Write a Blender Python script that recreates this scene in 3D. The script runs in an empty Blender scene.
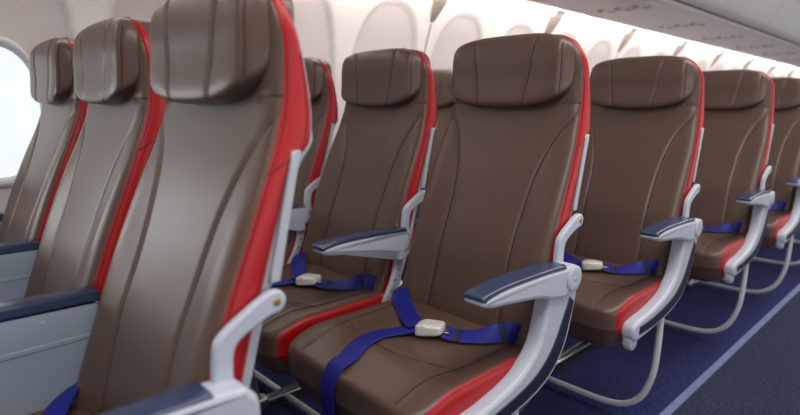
import bpy, math, random
from mathutils import Vector
random.seed(4)
SC = bpy.context.scene
COL = SC.collection
PI = math.pi

# ------------------------------------------------------------------ helpers
def lerp(a, b, t): return a + (b - a) * t
def clamp(t, a=0., b=1.): return max(a, min(b, t))
def sstep(t):
    t = clamp(t); return t * t * (3 - 2 * t)
def curve(pts):
    """smooth monotone-ish interpolation through (t, value) pairs"""
    xs = [p[0] for p in pts]; ys = [p[1] for p in pts]; n = len(xs)
    m = []
    for i in range(n):
        if i == 0: m.append((ys[1] - ys[0]) / (xs[1] - xs[0]))
        elif i == n - 1: m.append((ys[-1] - ys[-2]) / (xs[-1] - xs[-2]))
        else: m.append((ys[i + 1] - ys[i - 1]) / (xs[i + 1] - xs[i - 1]))
    def f(x):
        if x <= xs[0]: return ys[0] + m[0] * (x - xs[0])
        if x >= xs[-1]: return ys[-1] + m[-1] * (x - xs[-1])
        for i in range(n - 1):
            if x <= xs[i + 1]: break
        h = xs[i + 1] - xs[i]; t = (x - xs[i]) / h
        return ((2*t**3-3*t**2+1)*ys[i] + (t**3-2*t**2+t)*h*m[i] + (-2*t**3+3*t**2)*ys[i+1] + (t**3-t**2)*h*m[i+1])
    return f
def spline(pts, n=8, closed=False):
    """Catmull-Rom through points"""
    P = [Vector(p) for p in pts]; out = []; N = len(P)
    rng = range(N) if closed else range(N - 1)
    for i in rng:
        if closed: a, b, c, d = P[i-1], P[i], P[(i+1) % N], P[(i+2) % N]
        else:
            b, c = P[i], P[i+1]
            a = P[i-1] if i > 0 else b * 2 - c
            d = P[i+2] if i + 2 < N else c * 2 - b
        for k in range(n):
            t = k / n
            out.append(.5 * ((2*b) + (c-a)*t + (2*a-5*b+4*c-d)*t*t + (3*b-a-3*c+d)*t**3))
    if not closed: out.append(P[-1])
    return out

class MB:
    """collects geometry for ONE mesh"""
    def __init__(s): s.v = []; s.f = []; s.mi = []; s.mats = []; s.sm = []
    def mat(s, m):
        if m not in s.mats: s.mats.append(m)
        return s.mats.index(m)
    def add(s, vs, fs, m, smooth=True):
        o = len(s.v); k = s.mat(m); s.v += [tuple(p) for p in vs]
        for f in fs:
            s.f.append([i + o for i in f]); s.mi.append(k); s.sm.append(smooth)
    def tube(s, path, r, m, seg=8, caps=True):
        path = [Vector(p) for p in path]; n = len(path); vs = []; fs = []
        nrm = None
        for i, p in enumerate(path):
            t = (path[min(i+1, n-1)] - path[max(i-1, 0)]).normalized()
            if nrm is None:
                nrm = Vector((0, 0, 1)) if abs(t.z) < .9 else Vector((1, 0, 0))
            nrm = (nrm - t * nrm.dot(t))
            if nrm.length < 1e-6: nrm = t.orthogonal()
            nrm.normalize(); b = t.cross(nrm)
            rr = r(i / (n - 1)) if callable(r) else r
            for k in range(seg):
                a = 2 * PI * k / seg
                vs.append(p + nrm * math.cos(a) * rr + b * math.sin(a) * rr)
        for i in range(n - 1):
            for k in range(seg):
                fs.append([i*seg+k, i*seg+(k+1) % seg, (i+1)*seg+(k+1) % seg, (i+1)*seg+k])
        if caps:
            fs.append(list(range(seg))[::-1]); fs.append([(n-1)*seg+k for k in range(seg)])
        s.add(vs, fs, m)
    def ribbon(s, path, widths, w, th, m):
        """flat strap: path points, width direction per point"""
        path = [Vector(p) for p in path]; n = len(path); vs = []; fs = []
        for i, p in enumerate(path):
            t = (path[min(i+1, n-1)] - path[max(i-1, 0)]).normalized()
            d = Vector(widths[i]); d = (d - t * d.dot(t)).normalized(); nn = t.cross(d)
            for a, b in ((-1, -1), (-.9, -1.0), (.9, -1.0), (1, -1), (1, 1), (.9, 1.3), (-.9, 1.3), (-1, 1)):
                vs.append(p + d * a * w / 2 + nn * b * th / 2)
        for i in range(n - 1):
            for k in range(8):
                fs.append([i*8+k, i*8+(k+1) % 8, (i+1)*8+(k+1) % 8, (i+1)*8+k])
        fs.append(list(range(8))); fs.append([(n-1)*8+k for k in range(8)][::-1])
        s.add(vs, fs, m)
    def rbox(s, c, h, m, k=5., n=10, deform=None, pred=None, ky=None):
        """rounded box (L-k ball) centred c with half sizes h"""
        vs = []; fs = []; idx = {}
        def vert(i, j, l):
            key = (i, j, l)
            if key not in idx:
                p = [2*i/n-1, 2*j/n-1, 2*l/n-1]
                q = [math.sin(a * PI / 2 * .8) / math.sin(PI / 2 * .8) for a in p]
                d = sum(abs(a)**k for a in q) ** (1 / k)
                if ky: d = ((abs(q[0])**k + abs(q[2])**k) ** (ky / k) + abs(q[1])**ky) ** (1 / ky)
                q = [a / d for a in q]
                P = Vector((c[0] + q[0]*h[0], c[1] + q[1]*h[1], c[2] + q[2]*h[2]))
                if deform: P = Vector(deform(P, q))
                idx[key] = len(vs); vs.append(P)
            return idx[key]
        for a in range(n):
            for b in range(n):
                for side in (0, n):
                    q1 = [vert(a, b, side), vert(a+1, b, side), vert(a+1, b+1, side), vert(a, b+1, side)]
                    q2 = [vert(a, side, b), vert(a, side, b+1), vert(a+1, side, b+1), vert(a+1, side, b)]
                    q3 = [vert(side, a, b), vert(side, a+1, b), vert(side, a+1, b+1), vert(side, a, b+1)]
                    for q in (q1, q2, q3):
                        fs.append(q if side else q[::-1])
        if pred:
            fs = [f for f in fs if pred(sum((vs[i] for i in f), Vector()) / 4)]
        s.add(vs, fs, m)
    def prism(s, pts, x0, x1, m, bev=0.004, steps=3):
        """closed outline (y,z) extruded along x with a rounded edge"""
        n = len(pts); P = [Vector((0, p[0], p[1])) for p in pts]
        ar = sum(P[i].y * P[(i+1) % n].z - P[(i+1) % n].y * P[i].z for i in range(n))
        sg = 1 if ar > 0 else -1
        nor = []
        for i in range(n):
            t = (P[(i+1) % n] - P[i-1]).normalized(); nor.append(Vector((0, t.z, -t.y)) * sg)
        rings = []
        for j in range(steps + 1):
            a = PI / 2 * j / steps; rings.append((x0 + bev * (1 - math.sin(a)), bev * (1 - math.cos(a))))
        rings = rings[::-1]
        seq = [(x0 + bev*(1-math.sin(PI/2*j/steps)), bev*(1-math.cos(PI/2*(1-j/steps))) ) for j in range(steps+1)]
        ringA = []
        for j in range(steps + 1):
            a = PI / 2 * j / steps
            ringA.append((x0 + bev * (1 - math.sin(a)), bev * (1 - math.cos(a))))
        # a=0 -> x0+bev, inset 0 ; a=90 -> x0, inset bev
        order = ringA[::-1] + [(x1 - (x - x0), ins) for x, ins in ringA]
        vs = []; fs = []
        for x, ins in order:
            for i in range(n): vs.append((x, P[i].y - nor[i].y * ins, P[i].z - nor[i].z * ins))
        R = len(order)
        for j in range(R - 1):
            for i in range(n):
                q = [j*n+i, j*n+(i+1) % n, (j+1)*n+(i+1) % n, (j+1)*n+i]
                fs.append(q[::-1] if sg > 0 else q)
        s.add(vs, fs, m)
        a = list(range(n)); b = [(R-1)*n+i for i in range(n)]
        s.add(vs, [a[::-1] if sg > 0 else a, b if sg > 0 else b[::-1]], m, smooth=False)
    def box(s, a, b, m, smooth=False):
        (x0, y0, z0), (x1, y1, z1) = a, b
        v = [(x0,y0,z0),(x1,y0,z0),(x1,y1,z0),(x0,y1,z0),(x0,y0,z1),(x1,y0,z1),(x1,y1,z1),(x0,y1,z1)]
        s.add(v, [[3,2,1,0],[4,5,6,7],[0,1,5,4],[1,2,6,5],[2,3,7,6],[3,0,4,7]], m, smooth)
    def disc(s, c, ax, r, h, m, seg=24):
        """short cylinder with softened rim along axis"""
        ax = Vector(ax).normalized(); u = ax.orthogonal().normalized(); w = ax.cross(u); c = Vector(c)
        rings = [(r, 0), (r, h*.7), (r*.93, h), (r*.6, h*1.02)]
        vs = []; fs = []
        for rr, hh in rings:
            for k in range(seg):
                a = 2*PI*k/seg; vs.append(c + ax*hh + (u*math.cos(a) + w*math.sin(a))*rr)
        for j in range(3):
            for k in range(seg): fs.append([j*seg+k, j*seg+(k+1) % seg, (j+1)*seg+(k+1) % seg, (j+1)*seg+k])
        fs.append([3*seg+k for k in range(seg)]); fs.append(list(range(seg))[::-1])
        s.add(vs, fs, m)
    def mesh(s, name):
        me = bpy.data.meshes.new(name); me.from_pydata(s.v, [], s.f)
        for m in s.mats: me.materials.append(m)
        me.polygons.foreach_set('material_index', s.mi)
        me.polygons.foreach_set('use_smooth', s.sm)
        me.validate(); me.update()
        return me

def link(name, me, parent=None):
    o = bpy.data.objects.new(name, me); COL.objects.link(o)
    if parent: o.parent = parent
    return o
def tag(o, label=None, cat=None, group=None, kind=None):
    if label: o['label'] = label
    if cat: o['category'] = cat
    if group: o['group'] = group
    if kind: o['kind'] = kind
    return o

# ------------------------------------------------------------------ materials
def s2l(c): return tuple(((v/255+.055)/1.055)**2.4 if v/255 > .04045 else v/255/12.92 for v in c) + (1,)
def mat(name, rgb, rough=.5, metal=0., spec=.5, bump=None, var=None, emit=None, coat=0., sheen=0.):
    m = bpy.data.materials.new(name); m.use_nodes = True; nt = m.node_tree
    b = nt.nodes['Principled BSDF']; c = s2l(rgb)
    b.inputs['Base Color'].default_value = c; b.inputs['Roughness'].default_value = rough
    b.inputs['Metallic'].default_value = metal; b.inputs['Specular IOR Level'].default_value = spec
    b.inputs['Coat Weight'].default_value = coat
    if sheen: b.inputs['Sheen Weight'].default_value = sheen
    tc = nt.nodes.new('ShaderNodeTexCoord')
    if bump:
        sc, st, dist = bump
        nz = nt.nodes.new('ShaderNodeTexNoise'); nz.inputs['Scale'].default_value = sc; nz.inputs['Detail'].default_value = 3
        bp = nt.nodes.new('ShaderNodeBump'); bp.inputs['Strength'].default_value = st; bp.inputs['Distance'].default_value = dist
        nt.links.new(tc.outputs['Object'], nz.inputs['Vector']); nt.links.new(nz.outputs['Fac'], bp.inputs['Height'])
        nt.links.new(bp.outputs['Normal'], b.inputs['Normal'])
    if var:
        sc, amt = var
        nz = nt.nodes.new('ShaderNodeTexNoise'); nz.inputs['Scale'].default_value = sc; nz.inputs['Detail'].default_value = 4
        rp = nt.nodes.new('ShaderNodeValToRGB')
        rp.color_ramp.elements[0].position = .3; rp.color_ramp.elements[1].position = .7
        rp.color_ramp.elements[0].color = tuple(v*(1-amt) for v in c[:3]) + (1,)
        rp.color_ramp.elements[1].color = tuple(min(1, v*(1+amt)) for v in c[:3]) + (1,)
        nt.links.new(tc.outputs['Object'], nz.inputs['Vector']); nt.links.new(nz.outputs['Fac'], rp.inputs['Fac'])
        nt.links.new(rp.outputs['Color'], b.inputs['Base Color'])
    if emit:
        b.inputs['Emission Color'].default_value = s2l(emit[0]); b.inputs['Emission Strength'].default_value = emit[1]
    return m
M = {}
M['leather'] = mat('brown_leather', (93, 70, 59), .36, spec=.55, bump=(420, .10, .001), var=(9, .05))
M['thread'] = mat('dark_seam_thread', (40, 30, 27), .7)
M['red'] = mat('red_leather', (172, 12, 20), .42, bump=(420, .1, .001))
M['redthread'] = mat('dark_red_thread', (120, 14, 18), .6)
M['shell'] = mat('light_grey_plastic_shell', (180, 184, 194), .4)
M['white'] = mat('off_white_plastic', (186, 191, 204), .36, bump=(300, .05, .0006))
M['panel'] = mat('pale_blue_grey_plastic', (160, 174, 190), .5, bump=(260, .06, .0006))
M['navy'] = mat('navy_vinyl_pad', (52, 64, 94), .24, spec=.8, bump=(300, .12, .0008))
M['inlay'] = mat('dark_navy_inlay', (24, 30, 52), .45)
M['belt'] = mat('royal_blue_webbing', (18, 26, 132), .55, bump=(500, .4, .001))
M['beltmark'] = mat('dark_belt_tag', (24, 28, 62), .7)
M['buckle'] = mat('brushed_aluminium_buckle', (222, 217, 210), .36, metal=.1)
M['metal'] = mat('polished_seat_metal', (190, 190, 188), .28, metal=1.)
M['bar'] = mat('satin_silver_tube', (225, 226, 230), .34, metal=.15)
M['brass'] = mat('brass_screw', (190, 160, 95), .35, metal=.9)
M['dark'] = mat('black_plastic', (22, 22, 24), .6)
M['carpet'] = mat('navy_blue_carpet', (50, 55, 98), .95, spec=.1, bump=(220, 1., .008), var=(120, .6))
M['aisle'] = mat('slate_blue_aisle_carpet', (58, 61, 86), .95, spec=.1, bump=(220, 1., .008), var=(120, .5))
M['strip'] = mat('pale_blue_floor_strip', (112, 124, 160), .5, var=(20, .08))
M['wall'] = mat('warm_white_sidewall', (226, 218, 214), .5)
M['reveal'] = mat('window_recess_liner', (203, 195, 193), .5)
M['frame'] = mat('white_window_frame', (206, 208, 213), .45)
M['shade'] = mat('closed_window_shade', (214, 206, 202), .6)
M['glass'] = mat('daylit_window_pane', (120, 126, 130), .3, emit=((242, 249, 250), .94))
M['cove'] = mat('lit_cove_diffuser', (255, 255, 255), .5, emit=((255, 246, 238), 4.5))
M['psu'] = mat('warm_grey_service_panel', (240, 231, 226), .5)
M['psud'] = mat('grey_service_fitting', (192, 182, 176), .5)
M['rib'] = mat('taupe_wall_rib', (158, 144, 136), .5)
M['joint'] = mat('taupe_panel_joint', (160, 148, 140), .6)
M['bin'] = mat('pale_grey_bin', (198, 194, 193), .30)
M['gap'] = mat('dark_gap_seal', (40, 38, 40), .6)
M['ceil'] = mat('white_ceiling_panel', (226, 224, 222), .6)
M['lamp'] = mat('ceiling_lamp_diffuser', (255, 255, 255), .5, emit=((255, 248, 240), 4.))

# ------------------------------------------------------------------ seat shape
yc = curve([(.42, -.160), (.50, -.131), (.58, -.104), (.664, -.075), (.751, -.044), (.837, -.009), (.937, .033), (1.0, .053), (1.064, .059), (1.123, .053), (1.172, .047)])   # front edge of the red trim
yb = curve([(.42, -.10), (.50, -.075), (.60, -.042), (.704, -.014), (.78, .010), (.864, .037), (.905, .053), (.925, .068), (.942, .088), (.96, .093), (1.0, .095), (1.065, .086), (1.126, .070), (1.172, .058)])
wf = curve([(.42, .199), (.50, .206), (.70, .208), (.835, .206), (.90, .201), (.99, .192), (1.05, .188), (1.172, .186)])
ycen = curve([(.42, -.140), (.50, -.124), (.58, -.104), (.664, -.080), (.751, -.045), (.837, -.013), (.937, .024), (1.0, .040), (1.064, .046), (1.123, .045), (1.172, .043)])
xseam = curve([(.42, .120), (.50, .112), (.65, .108), (.75, .110), (.82, .117), (.88, .131), (.93, .152), (.965, .178), (.985, .200), (1.01, .25), (1.172, .3)])
bolst = curve([(.42, .018), (.52, .015), (.65, .009), (.75, .006), (.85, .003), (.95, .001), (1.0, 0), (1.172, 0)])
ZT = 1.160; RC = .080
def back_row(v):
    """v in 0..1 along the height; returns z, half-width, top rounding 0..1"""
    vt = .88
    if v <= vt:
        z = lerp(.43, ZT - RC, v / vt); return z, wf(z), 0.
    a = (v - vt) / (1 - vt) * PI / 2
    z = ZT - RC + RC * math.sin(a)
    return z, wf(z) - RC * (1 - math.cos(a)), 1 - math.cos(a)
RR = .036
def front_y(x, z, w, tr):
    ax = abs(x)
    y = ycen(z)
    xs = xseam(z)
    # side bolster: rises outside the seam
    t = sstep((ax - xs + .006) / .085)
    crest = min(yc(z) - RR * .30, y)
    y = lerp(y, min(y, crest) - bolst(z) * .35, t)
    # the seam groove
    d = ax - xs
    if xs < .197: y += .0042 * math.exp(-(d / .0055) ** 2)
    # horizontal seam beside the headrest
    d2 = z - (1.006 + .02 * (ax - .19))
    if ax > .15: y += .003 * math.exp(-(d2 / .004) ** 2)
    # rounded outer corner meeting the red trim
    t = clamp((ax - (w - RR)) / RR)
    if t > 0:
        e = yc(z); y = lerp(y, e, 1 - math.sqrt(max(0, 1 - t * t)))
    y = lerp(y, (yc(z) + yb(z)) / 2, tr * .55)
    return y
us = [-1 + 2 * i / 96 for i in range(97)]
def xcol(i, w):
    n = 96; k = 8
    if i < k: a = PI/2 * (1 - i / k); return -(w - RR) - RR * math.sin(a)
    if i > n - k: a = PI/2 * (1 - (n - i) / k); return (w - RR) + RR * math.sin(a)
    return lerp(-(w - RR), w - RR, (i - k) / (n - 2 * k))
NV = 110
vrows = [i / NV for i in range(NV + 1)]
def seam_tube(mb, pts, m, r=.0013):
    mb.tube(pts, r, m, seg=5, caps=False)

def build_backrest():
    mb = MB(); vs = []; fs = []; n = 97
    for v in vrows:
        z, w, tr = back_row(v)
        for i in range(n):
            x = xcol(i, w); vs.append((x, front_y(x, z, w, tr), z))
    # cap over the top edge
    z, w, tr = back_row(1.)
    for i in range(n):
        x = xcol(i, w); vs.append((x, yb(z), z - .002))
    R = NV + 2
    for j in range(R - 1):
        for i in range(n - 1): fs.append([j*n+i, j*n+i+1, (j+1)*n+i+1, (j+1)*n+i])
    mb.add(vs, fs, M['leather'])
    for s in (-1, 1):
        pts = []
        for k in range(60):
            z = lerp(.44, .982, k / 59); x = xseam(z) * s
            if abs(x) > wf(z) - .004: continue
            pts.append((x, front_y(x, z, wf(z), 0) - .0002, z))
        seam_tube(mb, pts, M['thread'])
        pts = []
        for k in range(14):
            ax = lerp(.150, wf(1.006), k / 13); z = 1.006 + .02 * (ax - .19)
            pts.append((ax * s, front_y(ax * s, z, wf(z), 0) - .0002, z))
        seam_tube(mb, pts, M['thread'])
    return mb.mesh('backrest')
def build_trim(s):
    """red leather band wrapping the side of the back"""
    mb = MB(); vs = []; fs = []; n = 11
    for v in vrows:
        z, w, tr = back_row(v)
        y0 = lerp(yc(z), (yc(z) + yb(z)) / 2, tr * .55); y1 = yb(z)
        for i in range(n):
            t = i / (n - 1)
            bulge = .0065 * math.sin(PI * min(1, t * 1.0)) ** .6
            ex = 0
            vs.append((s * (w + bulge + ex), lerp(y0, y1, t), z + tr * bulge * .6))
    for j in range(NV):
        for i in range(n - 1):
            q = [j*n+i, j*n+i+1, (j+1)*n+i+1, (j+1)*n+i]; fs.append(q if s > 0 else q[::-1])
    mb.add(vs, fs, M['red'])
    for tt in (.16, .84):
        pts = []
        for j in range(2, NV - 15, 2):
            a = Vector(vs[j*n + int(tt*(n-1))]); pts.append(a + Vector((s*.0003, 0, 0)))
        seam_tube(mb, pts, M['redthread'], .0009)
    # cross seam where the lower panel starts
    pts = []
    for i in range(n):
        z = .905 + .03 * i / (n-1); w = wf(z); t = i/(n-1)
        pts.append((s*(w + .0065*math.sin(PI*t)**.6 + .0003), lerp(yc(z), yb(z), t), z))
    seam_tube(mb, pts, M['redthread'], .0011)
    return mb.mesh('side_trim')
def build_shell():
    mb = MB(); vs = []; fs = []
    prof = []
    rows = [i / 60 for i in range(61)]
    n = 0
    for v in rows:
        z, w, tr = back_row(v); w -= .004
        dep = .012 * (1 - sstep((z - .90) / .07)) + .004
        dep *= (1 - tr * .5)
        pts = []
        y = yb(z)
        for k in range(6): pts.append((w, y + dep * k / 5))
        K = 16
        for k in range(1, K): 
            u = 1 - 2 * k / K; pts.append((w * u, y + dep + .02 * (1 - u * u) * (1 - tr)))
        for k in range(6): pts.append((-w, y + dep * (5 - k) / 5))
        n = len(pts)
        vs += [(p[0], p[1], z) for p in pts]
    for j in range(60):
        for i in range(n - 1): fs.append([j*n+i, j*n+i+1, (j+1)*n+i+1, (j+1)*n+i])
    fs.append(list(range(n)))
    fs.append([60*n + i for i in range(n)])
    mb.add(vs, fs, M['shell'])
    return mb.mesh('back_shell')

HR = dict(c=(-.010, .056, 1.087), h=(.182, .040, .084))
def hr_deform(P, q):
    x, y, z = P; x -= HR['c'][0]
    t = q[2]
    # the bottom edge sags in the middle, the top leans back
    if t < 0: y -= .014 * t * t
    if t < 0: z -= .008 * (1 - (q[0]) ** 2) * -t
    y += .012 * max(0, t) ** 2
    # narrower towards the top corners
    x *= 1 - .015 * max(0, t) ** 2
    if q[1] < -.2:
        sx = lerp(.068, .094, (t + 1) / 2)
        d = abs(x) - sx
        y += .0035 * math.exp(-(d / .005) ** 2)
        d = abs(x) - .162 + .02 * t ** 6
        y += .0030 * math.exp(-(d / .004) ** 2)
        y -= .003 * sstep((abs(x) - sx) / .06) * (1 - abs(t) ** 3)
        y += .006 * max(abs(q[0]), abs(t)) ** 8
        y += .020 * sstep((abs(x) - .156) / .026)
    return (x + HR['c'][0], y, z)
def build_headrest():
    mb = MB()
    mb.rbox(HR['c'], HR['h'], M['leather'], k=3.4, n=84, deform=hr_deform, ky=9)
    # stitched seams, sampled on the same surface
    c, h = HR['c'], HR['h']; k = 3.4; ky = 9
    def surf(x, t):
        qx = clamp((x - c[0]) / h[0], -.999, .999); rem = max(1e-6, 1 - (abs(qx)**k + abs(t)**k) ** (ky / k))
        q = (qx, -rem ** (1 / ky), t)
        return hr_deform((c[0] + q[0]*h[0], c[1] + q[1]*h[1], c[2] + q[2]*h[2]), q)
    for s in (-1, 1):
        pts = []
        for i in range(41):
            t = lerp(-.97, .985, i / 40); sx = lerp(.068, .094, (t + 1) / 2)
            p = surf(s * sx + c[0], t); pts.append((p[0], p[1] - .0002, p[2]))
        seam_tube(mb, pts, M['thread'], .0012)
        pts = []
        for i in range(41):
            t = lerp(-.93, .93, i / 40)
            if ((.162 - .02 * t ** 6) / h[0]) ** k + abs(t) ** k > .93: continue
            p = surf(s * (.162 - .02 * t ** 6) + c[0], t); pts.append((p[0], p[1] - .0002, p[2]))
        seam_tube(mb, pts, M['thread'], .0011)
    return mb.mesh('headrest')

CU = dict(c=(0, -.292, .397), h=(.227, .212, .088))
def cu_deform(P, q):
    x, y, z = P
    if x < 0: x *= 1.0
    else: x *= .985
    if q[2] > 0:
        # slightly dished top, front edge falls away
        z += .004 * sstep(-q[0]) * q[2]
        z -= .006 * (1 - q[0]**2) * q[2] * (1 - q[1]**2)
        z -= .022 * sstep((-q[1] - .45) / .55) * q[2]
        yy = -.375 + .05 * q[0] ** 2
        z -= .0032 * math.exp(-((y - yy) / .005) ** 2) * sstep((.172 - abs(x)) / .01)
        z -= .0032 * math.exp(-((abs(x) - .176 + .02 * sstep((-y - .30) / .15)) / .005) ** 2)
    else:
        y += .035 * (-q[2]) * sstep((-q[1]) / 1.)     # front tucks under
        z += .012 * sstep(-q[1]) * -q[2]
        x *= 1 + .10 * min(0, q[2])
    return (x, y, z)
def cu_top(x, y):
    c, h = CU['c'], CU['h']; k = 9
    qx = clamp(x / h[0], -.99, .99); qy = clamp((y - c[1]) / h[1], -.99, .99); r = max(1e-6, 1 - abs(qx)**k - abs(qy)**k)
    q = (qx, qy, r ** (1/k)); return cu_deform((x, y, c[2] + q[2]*h[2]), q)
def build_cushion():
    mb = MB(); top = cu_top
    mb.rbox(CU['c'], CU['h'], M['leather'], k=9, n=72, deform=cu_deform, pred=lambda p: -.217 < p.x <= .2125)
    pts = []
    for i in range(41):
        x = lerp(-.172, .172, i / 40); p = top(x, -.375 + .05 * (x/.213)**2); pts.append((p[0], p[1], p[2] + .0002))
    seam_tube(mb, pts, M['thread'], .0011)
    for s in (-1, 1):
        pts = []
        for i in range(41):
            y = lerp(-.10, -.49, i / 40); x = .176 - .02 * sstep((-y - .30) / .15)
            p = top(s * x, y); pts.append((p[0], p[1], p[2] + .0002))
        seam_tube(mb, pts, M['thread'], .0011)
    return mb.mesh('seat_cushion')
def build_cushion_side(s):
    mb = MB()
    mb.rbox(CU['c'], CU['h'], M['red'], k=9, n=72, deform=cu_deform, pred=lambda p: (p.x > .2125 if s > 0 else p.x <= -.217))
    return mb.mesh('side_panel')

# armrest profile (y, z)
def arm_pts(top0, rear, front, zt, zr, under):
    return spline([(front, zt - .012), (front + .012, zt - .001), (front + .10, zt + .003), (-.22, zt + .003), (-.10, zr + .022),
                   (rear - .02, zr + .022), (rear + .006, zr + .006), (rear + .006, zr - .020), (rear - .022, zr - .040), (-.11, under),
                   (-.17, under + .014), (-.26, under + .031), (front + .06, zt - .026), (front + .012, zt - .024)], 6, closed=True)
def v2(pts): return [(p[0], p[1]) for p in pts]
ARM_H = .0255
def arm_outline(rear, zr):
    z0 = .658
    return v2(spline([(-.377, z0 - .010, 0), (-.364, z0, 0), (-.30, z0 + .006, 0), (-.18, z0 + .006, 0), (-.085, z0 + .002, 0),
                   (rear - .012, zr + .022, 0), (rear, zr, 0), (rear - .010, zr - .027, 0), (rear - .05, zr - .040, 0), (-.105, .594, 0),
                   (-.15, .602, 0), (-.20, .615, 0), (-.30, .628, 0), (-.345, .633, 0), (-.371, .640, 0)], 6, closed=True))
def build_arm(aisle):
    mb = MB()
    if aisle: mb.prism(arm_outline(-.034, .635), -.026, .026, M['white'], .009, 4)
    else: mb.prism(arm_outline(-.075, .632), -.0245, .0245, M['white'], .009, 4)
    return mb.mesh('armrest')
def build_pad(rear):
    mb = MB()
    z0 = .660
    top = [(-.380, z0 - .006), (-.372, z0 + .002), (-.30, z0 + .009), (-.18, z0 + .009), (rear, z0 + .007)]
    bot = [(rear, z0 - .001), (-.18, z0 + .002), (-.30, z0 + .002), (-.357, z0 - .004), (-.376, z0 - .010)]
    pts = v2(spline([(a, b, 0) for a, b in top], 5)) + v2(spline([(a, b, 0) for a, b in bot], 5))
    mb.prism(pts, -.0245, .0245, M['navy'], .006, 4)
    # thin dark joint line between pad and body
    for s in (-1, 1):
        mb.tube([(s*.0246, a, b + .001) for a, b in v2(spline([(a, b, 0) for a, b in bot[::-1]], 5))], .0012, M['inlay'], 5)
    return mb.mesh('armrest_pad')
def build_pivot():
    mb = MB()
    mb.disc((.0255, -.064, .631), (1, 0, 0), .029, .004, M['white'])
    mb.disc((.0290, -.064, .631), (1, 0, 0), .004, .002, M['shell'], 12)
    return mb.mesh('pivot_cap')
# solid-sided armrest of the front row
def build_solid_arm(aisle):
    mb = MB()
    rr = -.034 if aisle else -.072
    pts = [(-.62, .655, 0), (-.60, .664, 0), (-.30, .665, 0), (rr - .05, .662, 0), (rr - .012, .652, 0), (rr, .625, 0), (rr - .006, .55, 0),
           (rr - .05, .44, 0), (rr - .12, .38, 0), (-.50, .36, 0), (-.60, .38, 0), (-.625, .45, 0)]
    if not aisle: pts = [(-.62, .645, 0), (-.60, .654, 0), (-.30, .656, 0), (-.10, .653, 0), (-.080, .642, 0), (-.085, .60, 0), (-.115, .50, 0), (-.145, .40, 0), (-.20, .32, 0), (-.50, .31, 0), (-.60, .33, 0), (-.625, .45, 0)]
    o = v2(spline(pts, 6, closed=True))
    hw = .0255 if aisle else .021
    mb.prism(o, -hw, hw, M['white'] if aisle else M['panel'], .008, 4)
    if not aisle:   # raised tray door band on the flank
        for s in (-1, 1):
            mb.prism(v2(spline([(-.605, .578, 0), (-.30, .586, 0), (-.11, .590, 0), (-.11, .582, 0), (-.30, .577, 0), (-.605, .568, 0)], 4)), *( (.020, .0222) if s > 0 else (-.0222, -.020)), M['panel'], .001, 2)
            mb.disc((s*.0205, -.17, .627), (s, 0, 0), .004, .0012, M['shell'], 10)
    return mb.mesh('armrest')
def build_solid_pad(rear):
    mb = MB()
    pts = [(-.628, .650), (-.60, .662), (-.30, .667), (rear - .004, .667), (rear, .660), (rear, .645), (-.30, .645), (-.60, .640), (-.625, .640)]
    mb.prism(pts, -.0225, .0225, M['navy'], .005, 3)
    return mb.mesh('armrest_pad')

def fairing_outline():
    return v2(spline([(-.026, .618, 0), (-.039, .545, 0), (-.064, .476, 0), (-.113, .422, 0), (-.19, .390, 0), (-.32, .371, 0), (-.41, .364, 0),
                      (-.444, .366, 0), (-.458, .384, 0), (-.454, .410, 0), (-.42, .422, 0), (-.335, .432, 0), (-.24, .456, 0), (-.180, .496, 0), (-.156, .548, 0), (-.140, .60, 0), (-.115, .626, 0), (-.06, .630, 0)], 6, closed=True))
def build_fairing():
    mb = MB()
    mb.prism(fairing_outline(), -.022, .0175, M['white'], .010, 5)
    return mb.mesh('side_fairing')
def build_inlay():
    mb = MB()
    up = spline([(-.062, .588, 0), (-.086, .545, 0), (-.117, .495, 0), (-.160, .456, 0), (-.222, .430, 0), (-.33, .411, 0), (-.425, .405, 0)], 6)
    dn = spline([(-.045, .574, 0), (-.053, .545, 0), (-.079, .480, 0), (-.123, .433, 0), (-.196, .403, 0), (-.32, .384, 0), (-.425, .382, 0)], 6)
    mb.prism(v2(up) + v2(dn[::-1]), .013, .0198, M['inlay'], .002, 2)
    return mb.mesh('fairing_inlay')
def build_nose():
    mb = MB()
    mb.prism([(p[0] + .026, p[1]) for p in spline([(-.478, .38, 0), (-.46, .385, 0), (-.440, .375, 0), (-.437, .352, 0), (-.450, .337, 0), (-.470, .337, 0), (-.480, .352, 0)], 5, closed=True)], -.016, .010, M['shell'], .006, 3)
    mb.disc((.009, -.433, .354), (1, 0, 0), .009, .003, M['white'], 18)
    return mb.mesh('hinge_cap')
def build_bracket():
    mb = MB()
    o = spline([(a - .016, b, 0) for a, b in [(-.066, .640), (-.066, .695), (-.056, .718), (-.02, .742), (.010, .757), (.028, .757), (.036, .744),
                (.028, .730), (.008, .725), (-.028, .708), (-.040, .692), (-.042, .66), (-.040, .635)]], 6, closed=True)
    mb.prism(v2(o), -.006, .008, M['white'], .004, 3)
    return mb.mesh('recline_bracket')
def build_screw():
    mb = MB(); mb.disc((.0075, .005, .744), (1, 0, 0), .0055, .0015, M['brass'], 14)
    return mb.mesh('screw')
def build_strip():
    """upright cover strip rising behind the red trim above the bracket"""
    mb = MB()
    out = []; fr = []; bk = []
    for i in range(13):
        z = lerp(.762, .935, i / 12); t = i / 12; y = lerp(.014, .056, t); fr.append((y, z)); bk.append((y + .016 - .004 * t, z))
    mb.prism(fr + bk[::-1], -.008, .006, M['shell'], .003, 3)
    return mb.mesh('cover_strip')
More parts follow.
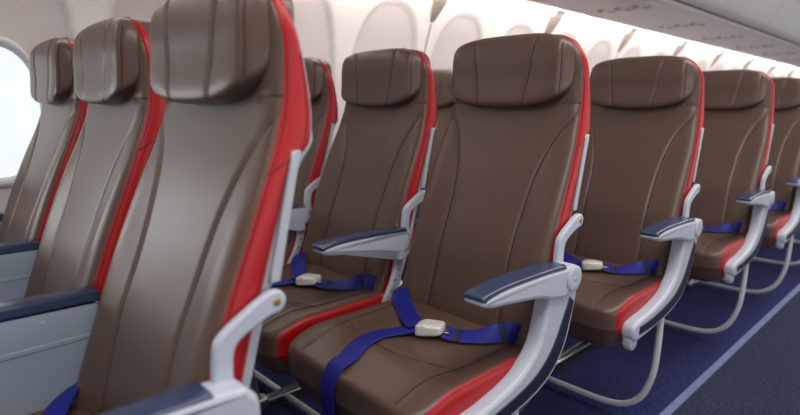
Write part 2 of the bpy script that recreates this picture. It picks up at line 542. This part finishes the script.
def build_strut():
    mb = MB()
    a = [(-.115, .612, 0), (-.118, .56, 0), (-.135, .51, 0), (-.158, .468, 0), (-.163, .43, 0)]
    b = [(-.083, .612, 0), (-.092, .56, 0), (-.112, .505, 0), (-.136, .462, 0), (-.143, .43, 0)]
    mb.prism(v2(spline(a, 5)) + v2(spline(b, 5)[::-1]), -.007, .007, M['white'], .003, 2)
    for y, z in ((-.103, .575), (-.108, .548), (-.120, .520), (-.134, .49)):
        for s in (-1, 1): mb.disc((s*.0066, y, z), (s, 0, 0), .0032, .0008, M['dark'], 8)
    return mb.mesh('armrest_strut')

# seat belts -----------------------------------------------------------------
def strap(pts, widths, n=8):
    pts = [((p[0], p[1], cu_top(p[0], p[1])[2] + p[3]) if len(p) == 4 else p) for p in pts]
    P = spline(pts, n); Wd = spline(widths, n); return P, Wd
BW = .046
def build_belt_left():
    mb = MB()
    P, Wd = strap([(-.213, -.092, .484), (-.211, -.118, .512), (-.180, -.160, 0, .022), (-.115, -.203, 0, .008), (-.06, -.240, 0, .011), (-.01, -.268, 0, .018)],
                  [(.5, .3, .8), (.5, .6, .6), (.52, .75, .4), (.52, .83, .2), (.5, .85, .1), (.45, .88, .05)])
    mb.ribbon(P, Wd, BW, .0022, M['belt'])
    i = 9
    mb.ribbon(P[i:i+4], Wd[i:i+4], BW + .0006, .0034, M['beltmark'])
    # loose tail folded over the front edge
    P, Wd = strap([(-.005, -.272, 0, .014), (-.035, -.300, 0, .006), (-.055, -.350, 0, .004), (-.045, -.410, 0, .004), (-.030, -.455, 0, .005), (-.028, -.492, 0, .006), (-.030, -.512, .415), (-.034, -.500, .34), (-.036, -.480, .27)],
                  [(.75, -.6, .1), (.85, -.5, .05), (.98, -.15, .03), (.99, .1, 0), (1, .08, 0), (1, 0, 0), (1, 0, 0), (1, 0, 0), (1, .05, 0)])
    mb.ribbon(P, Wd, BW, .0022, M['belt'])
    return mb.mesh('seat_belt')
def build_belt_right():
    mb = MB()
    P, Wd = strap([(.055, -.247, 0, .016), (.09, -.232, 0, .012), (.130, -.205, 0, .016), (.152, -.183, 0, .022), (.172, -.160, 0, .026), (.184, -.138, .494)],
                  [(.45, .88, .05), (.5, .85, .15), (.5, .8, .3), (.5, .75, .4), (.4, .7, .5), (.3, .6, .7)])
    mb.ribbon(P, Wd, BW - .004, .0022, M['belt'])
    mb.ribbon(P[5:9], Wd[5:9], BW - .0034, .0036, M['beltmark']); mb.ribbon(P[26:30], Wd[26:30], BW - .0034, .0036, M['beltmark'])
    return mb.mesh('seat_belt')
def build_buckle():
    mb = MB()
    ca, sa = math.cos(.52), math.sin(.52); C0 = Vector((.022, -.258, cu_top(.022, -.258)[2] + .018))
    def df(P, q):
        x, y, z = P
        x2 = x
        if q[2] > 0: z += .002 * (1 - q[0]**2) + (.002 if q[0] < 0 else -.001)
        z += .004 * q[0] - .12 * y * 0
        return C0 + Vector((x2*ca - y*sa, x2*sa + y*ca, z + .10 * -y))
    mb.rbox((0, 0, 0), (.032, .030, .0125), M['buckle'], k=5, n=14, deform=df)
    def df2(P, q): 
        x, y, z = P
        return C0 + Vector((x*ca - y*sa, x*sa + y*ca, z + .10 * -y))
    mb.rbox((.001, 0, .0125), (.020, .024, .0030), M['buckle'], k=6, n=8, deform=df2)
    mb.rbox((.036, 0, -.001), (.012, .019, .0028), M['metal'], k=6, n=8, deform=df2)
    return mb.mesh('buckle')
def build_anchor(s):
    mb = MB()
    if s > 0: path = [(.184, -.142, .500), (.198, -.126, .492), (.208, -.108, .470), (.210, -.095, .42)]
    else: path = [(-.214, -.108, .500), (-.217, -.096, .475), (-.219, -.092, .445), (-.219, -.088, .40)]
    P = spline(path, 4); mb.ribbon(P, [(0, .8, .6)] * len(P), .026, .004, M['metal'])
    mb.disc((.202 if s > 0 else -.217, -.098, .468), (s, 0, 0), .010, .004, M['metal'], 14)
    return mb.mesh('belt_anchor')

# under-frame ----------------------------------------------------------------
def build_beam(full):
    mb = MB()
    for y, r in ((-.33, .017), (-.13, .019)):
        mb.tube([(-.2425, y, .328), (.2425 if full else .19, y, .328)], r, M['metal'], 14)
    mb.box((-.19, -.40, .336), (.19, -.10, .346), M['dark'])
    return mb.mesh('seat_beam')
def build_leg():
    mb = MB()
    m = M['metal']
    for dx in (-.011, .011):
        mb.tube([(dx, -.31, .030), (dx, .24, .030)], .0085, m, 10)
    mb.rbox((0, .225, .034), (.030, .036, .030), m, k=5, n=8)
    mb.rbox((0, -.31, .026), (.022, .034, .024), m, k=5, n=8)
    mb.box((-.018, -.34, .0), (.018, .26, .010), M['dark'])
    mb.tube([(0, -.36, .325), (0, -.34, .18), (0, -.31, .035)], .013, m, 12)
    mb.tube([(0, -.13, .325), (0, .05, .16), (0, .20, .035)], .012, m, 12)
    mb.tube([(0, -.34, .20), (0, .02, .18)], .009, m, 10)
    mb.disc((0, .225, .040), (0, 0, 1), .012, .018, m, 14)
    return mb.mesh('seat_leg')
def build_bar(first):
    mb = MB()
    if first:
        P = spline([(.2385, -.232, .395), (.237, -.230, .27), (.228, -.226, .18), (.196, -.219, .095), (.140, -.213, .045), (.06, -.21, .028), (-.06, -.21, .026)], 8)
        P = P + [Vector((-.2425, -.21, .026))]
        mb.tube(P, .0100, M['bar'], 12)
    else: mb.tube([(-.2425, -.21, .026), (.2425, -.21, .026)], .0100, M['bar'], 12)
    return mb.mesh('baggage_bar')

MESH = {}
def me(key, fn, *a):
    if key not in MESH: MESH[key] = fn(*a)
    return MESH[key]

W = .485
ROWS = [0., .785, 1.545, 2.42, 3.20, 4.00, 4.80]
ordn = ['nearest', 'second', 'third', 'fourth', 'fifth', 'sixth', 'farthest']
def make_seat(r, c):
    o = bpy.data.objects.new('airplane_seat', None); COL.objects.link(o)
    o.empty_display_size = .1
    o.location = (.028 - c * W, ROWS[r], 0)
    aisle = (c == 0); solid = (r == 0)
    b = link('backrest', me('back', build_backrest), o)
    for s in (-1, 1): tag(link('side_trim', me('trim%d' % s, build_trim, s), b), 'red leather side trim')
    tag(link('back_shell', me('shell', build_shell), b), 'light grey plastic back shell')
    link('headrest', me('hr', build_headrest), o)
    q = link('seat_cushion', me('cush', build_cushion), o)
    for s in (-1, 1): tag(link('side_panel', me('cs%d' % s, build_cushion_side, s), q), 'red leather cushion side')
    # right-hand armrest
    def arm(x, kind):
        if solid:
            a = link('armrest', me('sarm%d' % kind, build_solid_arm, kind), o); a.location.x = x
            p = link('armrest_pad', me('spad%d' % kind, build_solid_pad, -.090 if kind else -.078), a)
            if kind == 0 and False: pass
        else:
            a = link('armrest', me('arm%d' % kind, build_arm, kind), o); a.location.x = x
            p = link('armrest_pad', me('pad%d' % kind, build_pad, -.095 if kind else -.095), a)
        tag(p, 'dark navy armrest pad')
        if kind and not solid: link('pivot_cap', me('piv', build_pivot), a)
        return a
    arm(.2375, 1 if aisle else 0)
    if c == 2: arm(-.2425 + .012, 0)
    if aisle:
        if not solid:
            fa = link('side_fairing', me('fair', build_fairing), o); fa.location.x = .2375
            tag(link('fairing_inlay', me('inlay', build_inlay), fa), 'dark navy inlay')
            link('hinge_cap', me('nose', build_nose), fa)
    elif not solid:
        k = link('armrest_strut', me('strut', build_strut), o); k.location.x = .236
    if aisle or not solid:
        k = link('recline_bracket', me('brk', build_bracket), o); k.location = (.2225, .006, 0)
        link('screw', me('screw', build_screw), k)
        k = link('cover_strip', me('cstrip', build_strip), o); k.location.x = .204
    link('baggage_bar', me('bar%d' % aisle, build_bar, aisle), o)
    bl = link('seat_belt', me('bl', build_belt_left), o); tag(bl, 'blue belt with a loose tail')
    tag(link('buckle', me('buck', build_buckle), bl), 'silver buckle'); link('belt_anchor', me('an-1', build_anchor, -1), bl)
    br = link('seat_belt', me('br', build_belt_right), o); link('belt_anchor', me('an1', build_anchor, 1), br)
    link('seat_beam', me('beam%d' % aisle, build_beam, not aisle), o)
    if c < 2:
        l = link('seat_leg', me('leg', build_leg), o); l.location.x = -.19 if c == 0 else -.215
    return o

LBL = {
 (0,0): 'large brown aisle seat nearest the camera, cut off at top, wide red side trim',
 (0,1): 'middle seat of the nearest row, second brown headrest from the bright window',
 (0,2): 'brown leather seat right beside the bright open window at far left',
 (1,0): 'brown aisle seat in the centre of the photo, blue belt buckled across it',
 (1,1): 'middle seat just left of the central aisle seat, blue belt across it',
 (1,2): 'second row window seat mostly hidden behind the nearest aisle seat, red edge showing',
 (2,0): 'brown aisle seat just right of the central seat, silver bar curving below it',
 (2,1): 'middle seat of the third row, a sliver showing left of the central seat headrest',
 (2,2): 'window seat of the third row, hidden behind the second row',
 (3,0): 'fourth brown aisle seat along the aisle, over the second curved silver bar in view',
 (3,1): 'middle seat of the fourth row, hidden behind its aisle seat',
 (3,2): 'window seat of the fourth row, hidden behind its aisle seat',
 (4,0): 'fifth aisle seat at the right edge of the photo, partly cut off, behind the fourth',
 (4,1): 'middle seat of the fifth row, hidden behind its aisle seat',
 (4,2): 'window seat of the fifth row, hidden behind its aisle seat',
 (5,0): 'sixth aisle seat down the aisle, showing only its bar and lower edge at far right',
 (6,0): 'last aisle seat down the aisle, only a curved bar showing at the far right edge',
}
GR = ['aisle seats along the row ends', 'middle seats of the rows', 'window seats beside the cabin wall']
for (r, c), lb in LBL.items():
    tag(make_seat(r, c), lb, 'seat', 'brown and red airplane seats')

# ------------------------------------------------------------------ floor
Y0, Y1 = -1.6, 13.
m = MB(); m.add([(-1.30, Y0, 0), (.250, Y0, 0), (.250, Y1, 0), (-1.30, Y1, 0)], [[0,1,2,3]], M['carpet'], False)
m.add([(.250, Y0, 0), (1.55, Y0, 0), (1.55, Y1, 0), (.250, Y1, 0)], [[0,1,2,3]], M['aisle'], False)
tag(link('floor', m.mesh('floor')), 'dark blue carpeted cabin floor', kind='structure')
m = MB()
y = Y0
m.box((.250, Y0, .0), (.276, Y1, .0035), M['strip'])
tag(link('trim_1', m.mesh('trim_1')), 'pale blue path strip set in the carpet along the aisle', kind='structure')

# ------------------------------------------------------------------ side wall with recessed window reveals
wx = curve([(0, -1.24), (.2, -1.30), (.5, -1.345), (.8, -1.36), (1.0, -1.358), (1.2, -1.335), (1.35, -1.30), (1.5, -1.245), (1.60, -1.19), (1.68, -1.13), (1.74, -1.06)])
WC = [-.03 + .555 * k for k in range(-2, 24)]
SEAM = [1.915 + 1.11 * k for k in range(-3, 10)]
def wall_x(y, z):
    x = wx(z)
    # nearest window
    k = round((y + .03) / .555); c = -.03 + .555 * k
    d = (abs((y - c) / .238) ** 2.6 + abs((z - .98) / .535) ** 2.6) ** (1 / 2.6)
    x -= .015 * sstep((1.02 - d) / .045)
    s = min(abs(y - a) for a in SEAM)
    x -= .008 * math.exp(-(s / .006) ** 2)
    return x
ys = []; y = Y0
while y < Y1:
    ys.append(y); y += .011 if y < 4 else (.022 if y < 7 else .045)
zs = [1.74 * i / 110 for i in range(111)]
m = MB(); vs = [(wall_x(y, z), y, z) for z in zs for y in ys]; n = len(ys)
fs = [[j*n+i, j*n+i+1, (j+1)*n+i+1, (j+1)*n+i] for j in range(110) for i in range(n-1)]
m.add(vs, fs, M['wall'])
wall_me = m.mesh('wall_left')
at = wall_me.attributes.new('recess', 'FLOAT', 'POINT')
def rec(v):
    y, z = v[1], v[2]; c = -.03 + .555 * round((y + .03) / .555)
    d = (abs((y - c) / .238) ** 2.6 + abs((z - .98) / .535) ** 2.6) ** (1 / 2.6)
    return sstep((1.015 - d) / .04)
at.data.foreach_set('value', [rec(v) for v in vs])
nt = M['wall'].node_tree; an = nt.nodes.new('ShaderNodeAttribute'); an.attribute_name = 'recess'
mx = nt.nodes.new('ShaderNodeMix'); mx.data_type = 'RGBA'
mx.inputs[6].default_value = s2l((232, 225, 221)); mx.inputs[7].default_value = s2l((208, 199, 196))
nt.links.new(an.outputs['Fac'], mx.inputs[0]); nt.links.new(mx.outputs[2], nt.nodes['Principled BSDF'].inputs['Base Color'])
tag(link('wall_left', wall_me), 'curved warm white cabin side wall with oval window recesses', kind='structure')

def superell(c, ry, rz, k, n=48):
    out = []
    for i in range(n):
        a = 2*PI*i/n; ca, sa = math.cos(a), math.sin(a)
        out.append((c[0] + ry * math.copysign(abs(ca)**(2/k), ca), c[1] + rz * math.copysign(abs(sa)**(2/k), sa)))
    return out
for i, k in enumerate(range(-2, 6)):
    c = -.045 + .555 * k if k == 0 else -.03 + .555 * k
    zc = .967
    xo = wx(zc) - .015
    m = MB()
    rings = [(1.0, .000), (1.0, .012), (.95, .018), (.90, .014), (.87, .004), (.86, -.004)]
    vs = []; fs = []; N = 56
    for sc, dx in rings:
        for (yy, zz) in superell((c, zc), .148 * sc, .245 * sc, 2.35, N):
            vs.append((wx(zz) - .015 + dx, yy, zz))
    for j in range(len(rings) - 1):
        for q in range(N): fs.append([j*N+q, j*N+(q+1) % N, (j+1)*N+(q+1) % N, (j+1)*N+q])
    m.add(vs, fs, M['frame'])
    w = link('window_%d' % ((i + 6) % 8 + 1), m.mesh('window'))
    tag(w, 'bright open cabin window at the left edge' if k == 0 else 'open cabin window ahead of the seats' if k < 0 else 'cabin window with its shade down', kind='structure')
    m = MB(); pts = superell((c, zc), .148 * .88, .245 * .88, 2.35, N)
    m.add([(wx(zz) - .015 + .003, yy, zz) for yy, zz in pts], [list(range(N))], M['glass'] if k <= 0 else M['shade'], False)
    link('pane' if k <= 0 else 'shade', m.mesh('pane'), w)

# ------------------------------------------------------------------ cove light, service panel, bins, ceiling
prof = [(wx(1.600), 1.600), (wx(1.645), 1.645), (wx(1.69), 1.69)]
for i, a in enumerate(SEAM[:-1]):
    b = SEAM[i+1]
    m = MB(); vs = []; 
    P = spline([(p[0], p[1], 0) for p in prof], 5)
    for p in P: vs += [(p.x + .014, a + .025, p.y - .006), (p.x + .014, b - .025, p.y - .006)]
    m.add(vs, [[2*j, 2*j+1, 2*j+3, 2*j+2] for j in range(len(P)-1)], M['cove'])
    o = link('cove_light', m.mesh('cove_light'))
    tag(o, 'glowing cove light strip under the overhead bins', 'light', 'cove lights along the wall top')
m = MB()
for a in SEAM:
    # tapered rib over the panel joint, from the soffit down onto the wall
    zz = [1.45, 1.48, 1.52, 1.56, 1.60, 1.64, 1.70]; dp = [.002, .012, .022, .030, .036, .040, .045]
    P1 = [(wx(z) + d_, z - d_ * .4) for z, d_ in zip(zz, dp)]; P0 = [(wx(z) - .01, z) for z in zz]
    vs = []
    for (x1, z1), (x0, z0), h_ in zip(P1, P0, [.016, .026, .036, .042, .046, .048, .050]):
        vs += [(x0, a - h_, z0), (x1, a - h_ * .7, z1), (x1, a + h_ * .7, z1), (x0, a + h_, z0)]
    m.add(vs, [[4*q+e, 4*q+e+1, 4*q+e+5, 4*q+e+4] for q in range(6) for e in range(3)], M['rib'], True)
    m.tube([(wx(z) - .001, a, z) for z in [.25 + .1 * q for q in range(12)] + [1.44]], .0035, M['joint'], 6)
tag(link('trim_2', m.mesh('trim_2')), 'wall panel joints with ribs between the cove lights', kind='structure')

m = MB()
pp = spline([(-1.10, 1.668, 0), (-1.085, 1.612, 0), (-1.06, 1.600, 0), (-.90, 1.604, 0), (-.70, 1.611, 0), (-.54, 1.617, 0), (-.522, 1.624, 0), (-.518, 1.66, 0)], 5)
vs = []
for p in pp: vs += [(p.x, Y0, p.y), (p.x, Y1, p.y)]
m.add(vs, [[2*j, 2*j+1, 2*j+3, 2*j+2] for j in range(len(pp)-1)], M['psu'])
tag(link('ceiling', m.mesh('ceiling')), 'warm grey service panel soffit under the overhead bins', kind='structure')
for i in range(12):
    y = 1.20 + .95 * i
    o = bpy.data.objects.new('service_unit', None); COL.objects.link(o); o.location = (-.76, y, 1.606)
    tag(o, 'overhead service unit with reading lights and air vents in the soffit', 'service unit', 'overhead service units along the soffit')
    mb = MB(); mb.rbox((0, 0, .004), (.19, .10, .007), M['psu'], k=7, n=8); link('unit_panel', mb.mesh('unit_panel'), o)
    for dx in (-.13, -.02, .09):
        mb = MB(); mb.disc((dx, -.045, -.002), (0, 0, -1), .022, .010, M['psud'], 18); mb.disc((dx, -.045, -.011), (0, 0, -1), .012, .004, M['joint'], 12); link('air_vent', mb.mesh('air_vent'), o)
        mb = MB(); mb.disc((dx + .03, .045, -.002), (0, 0, -1), .026, .006, M['psud'], 18); mb.disc((dx+.03, .045, -.007), (0, 0, -1), .014, .003, M['shell'], 12); link('reading_light', mb.mesh('reading_light'), o)
m = MB(); m.box((-.520, Y0, 1.640), (-.470, Y1, 1.664), M['gap'])
tag(link('trim_3', m.mesh('trim_3')), 'dark gap between soffit and bins', kind='structure')
bp = [(-.485, 1.636, 0), (-.472, 1.632, 0), (-.43, 1.665, 0), (-.38, 1.745, 0), (-.335, 1.84, 0), (-.31, 1.95, 0), (-.30, 2.05, 0)]
BS = [-1.5 + 1.07 * i for i in range(14)]
for i in range(13):
    a, b = BS[i] + .004, BS[i+1] - .004
    m = MB(); P = spline(bp, 6); vs = []
    pts = [(p.x, p.y) for p in P] + [(-.52, 2.05), (-.52, 1.668), (-.486, 1.664)]
    N = len(pts)
    for yy in (a, b):
        for p in pts: vs.append((p[0], yy, p[1]))
    m.add(vs, [[k, N+k, N+(k+1) % N, (k+1) % N] for k in range(N)], M['bin'])
    m.add(vs, [list(range(N))[::-1], [N+k for k in range(N)]], M['bin'], False)
    o = link('overhead_bin', m.mesh('overhead_bin'))
    tag(o, 'pale grey curved overhead bin above the seats', 'overhead bin', 'overhead bins along the cabin')
# cabin ceiling over the aisle with its own lamp strip
m = MB(); m.add([(-.30, Y0, 2.05), (1.9, Y0, 2.12), (1.9, Y1, 2.12), (-.30, Y1, 2.05)], [[0,1,2,3]], M['ceil'], False)
tag(link('ceiling_aisle', m.mesh('ceiling_aisle')), 'white ceiling panel above the aisle', kind='structure')

def area(name, loc, rot, sx, sy, e, col=(1, 1, 1)):
    l = bpy.data.lights.new(name, 'AREA'); l.shape = 'RECTANGLE'; l.size = sx; l.size_y = sy; l.energy = e; l.color = col
    o = bpy.data.objects.new(name, l); o.location = loc; o.rotation_euler = rot; COL.objects.link(o); return o
area('aisle_ceiling_lamp', (.75, 3.0, 2.03), (0, 0, 0), .5, 9., 85, (1, .97, .94))
area('cove_lamp', (-1.05, 6.9, 1.615), (0, math.radians(50), 0), .06, 12.0, 180, (1, .95, .92))
area('opposite_side_fill', (2.9, 5.0, .95), (0, math.radians(97), 0), .40, 13., 55, (1, .98, .97))  # fill light added on the unseen far side to brighten soffit and seat sides
for yy, ee in ((-.585, 1.6), (-1.14, 2.0)):
    area('window_daylight', (-1.31, yy, .967), (0, math.radians(-90), 0), .42, .24, ee, (.95, .98, 1))

w = bpy.data.worlds.new('World'); SC.world = w; w.use_nodes = True
w.node_tree.nodes['Background'].inputs['Color'].default_value = (.93, .95, 1., 1)
w.node_tree.nodes['Background'].inputs['Strength'].default_value = .30

# ------------------------------------------------------------------ camera
cam = bpy.data.cameras.new('Camera'); co = bpy.data.objects.new('Camera', cam); COL.objects.link(co)
cam.sensor_width = 36; cam.sensor_fit = 'HORIZONTAL'; cam.lens = 548.69 * 36 / 800
cam.clip_start = .02
from mathutils import Matrix
th, pi_, ro = .807766, .179215, .0073116
d = Vector((-math.sin(th)*math.cos(pi_), math.cos(th)*math.cos(pi_), -math.sin(pi_)))
r = Vector((math.cos(th), math.sin(th), 0)); u = r.cross(d)
r2 = r*math.cos(ro) + u*math.sin(ro); u2 = -r*math.sin(ro) + u*math.cos(ro)
mt = Matrix((( r2.x, u2.x, -d.x, .85587), (r2.y, u2.y, -d.y, -.34171), (r2.z, u2.z, -d.z, .99131), (0, 0, 0, 1)))
co.matrix_world = mt
cam.dof.use_dof = True; cam.dof.focus_distance = 1.30; cam.dof.aperture_fstop = 2.4
SC.camera = co
SC.view_settings.view_transform = 'Standard'; SC.view_settings.look = 'None'; SC.view_settings.gamma = 1
SC.view_settings.exposure = 0.0
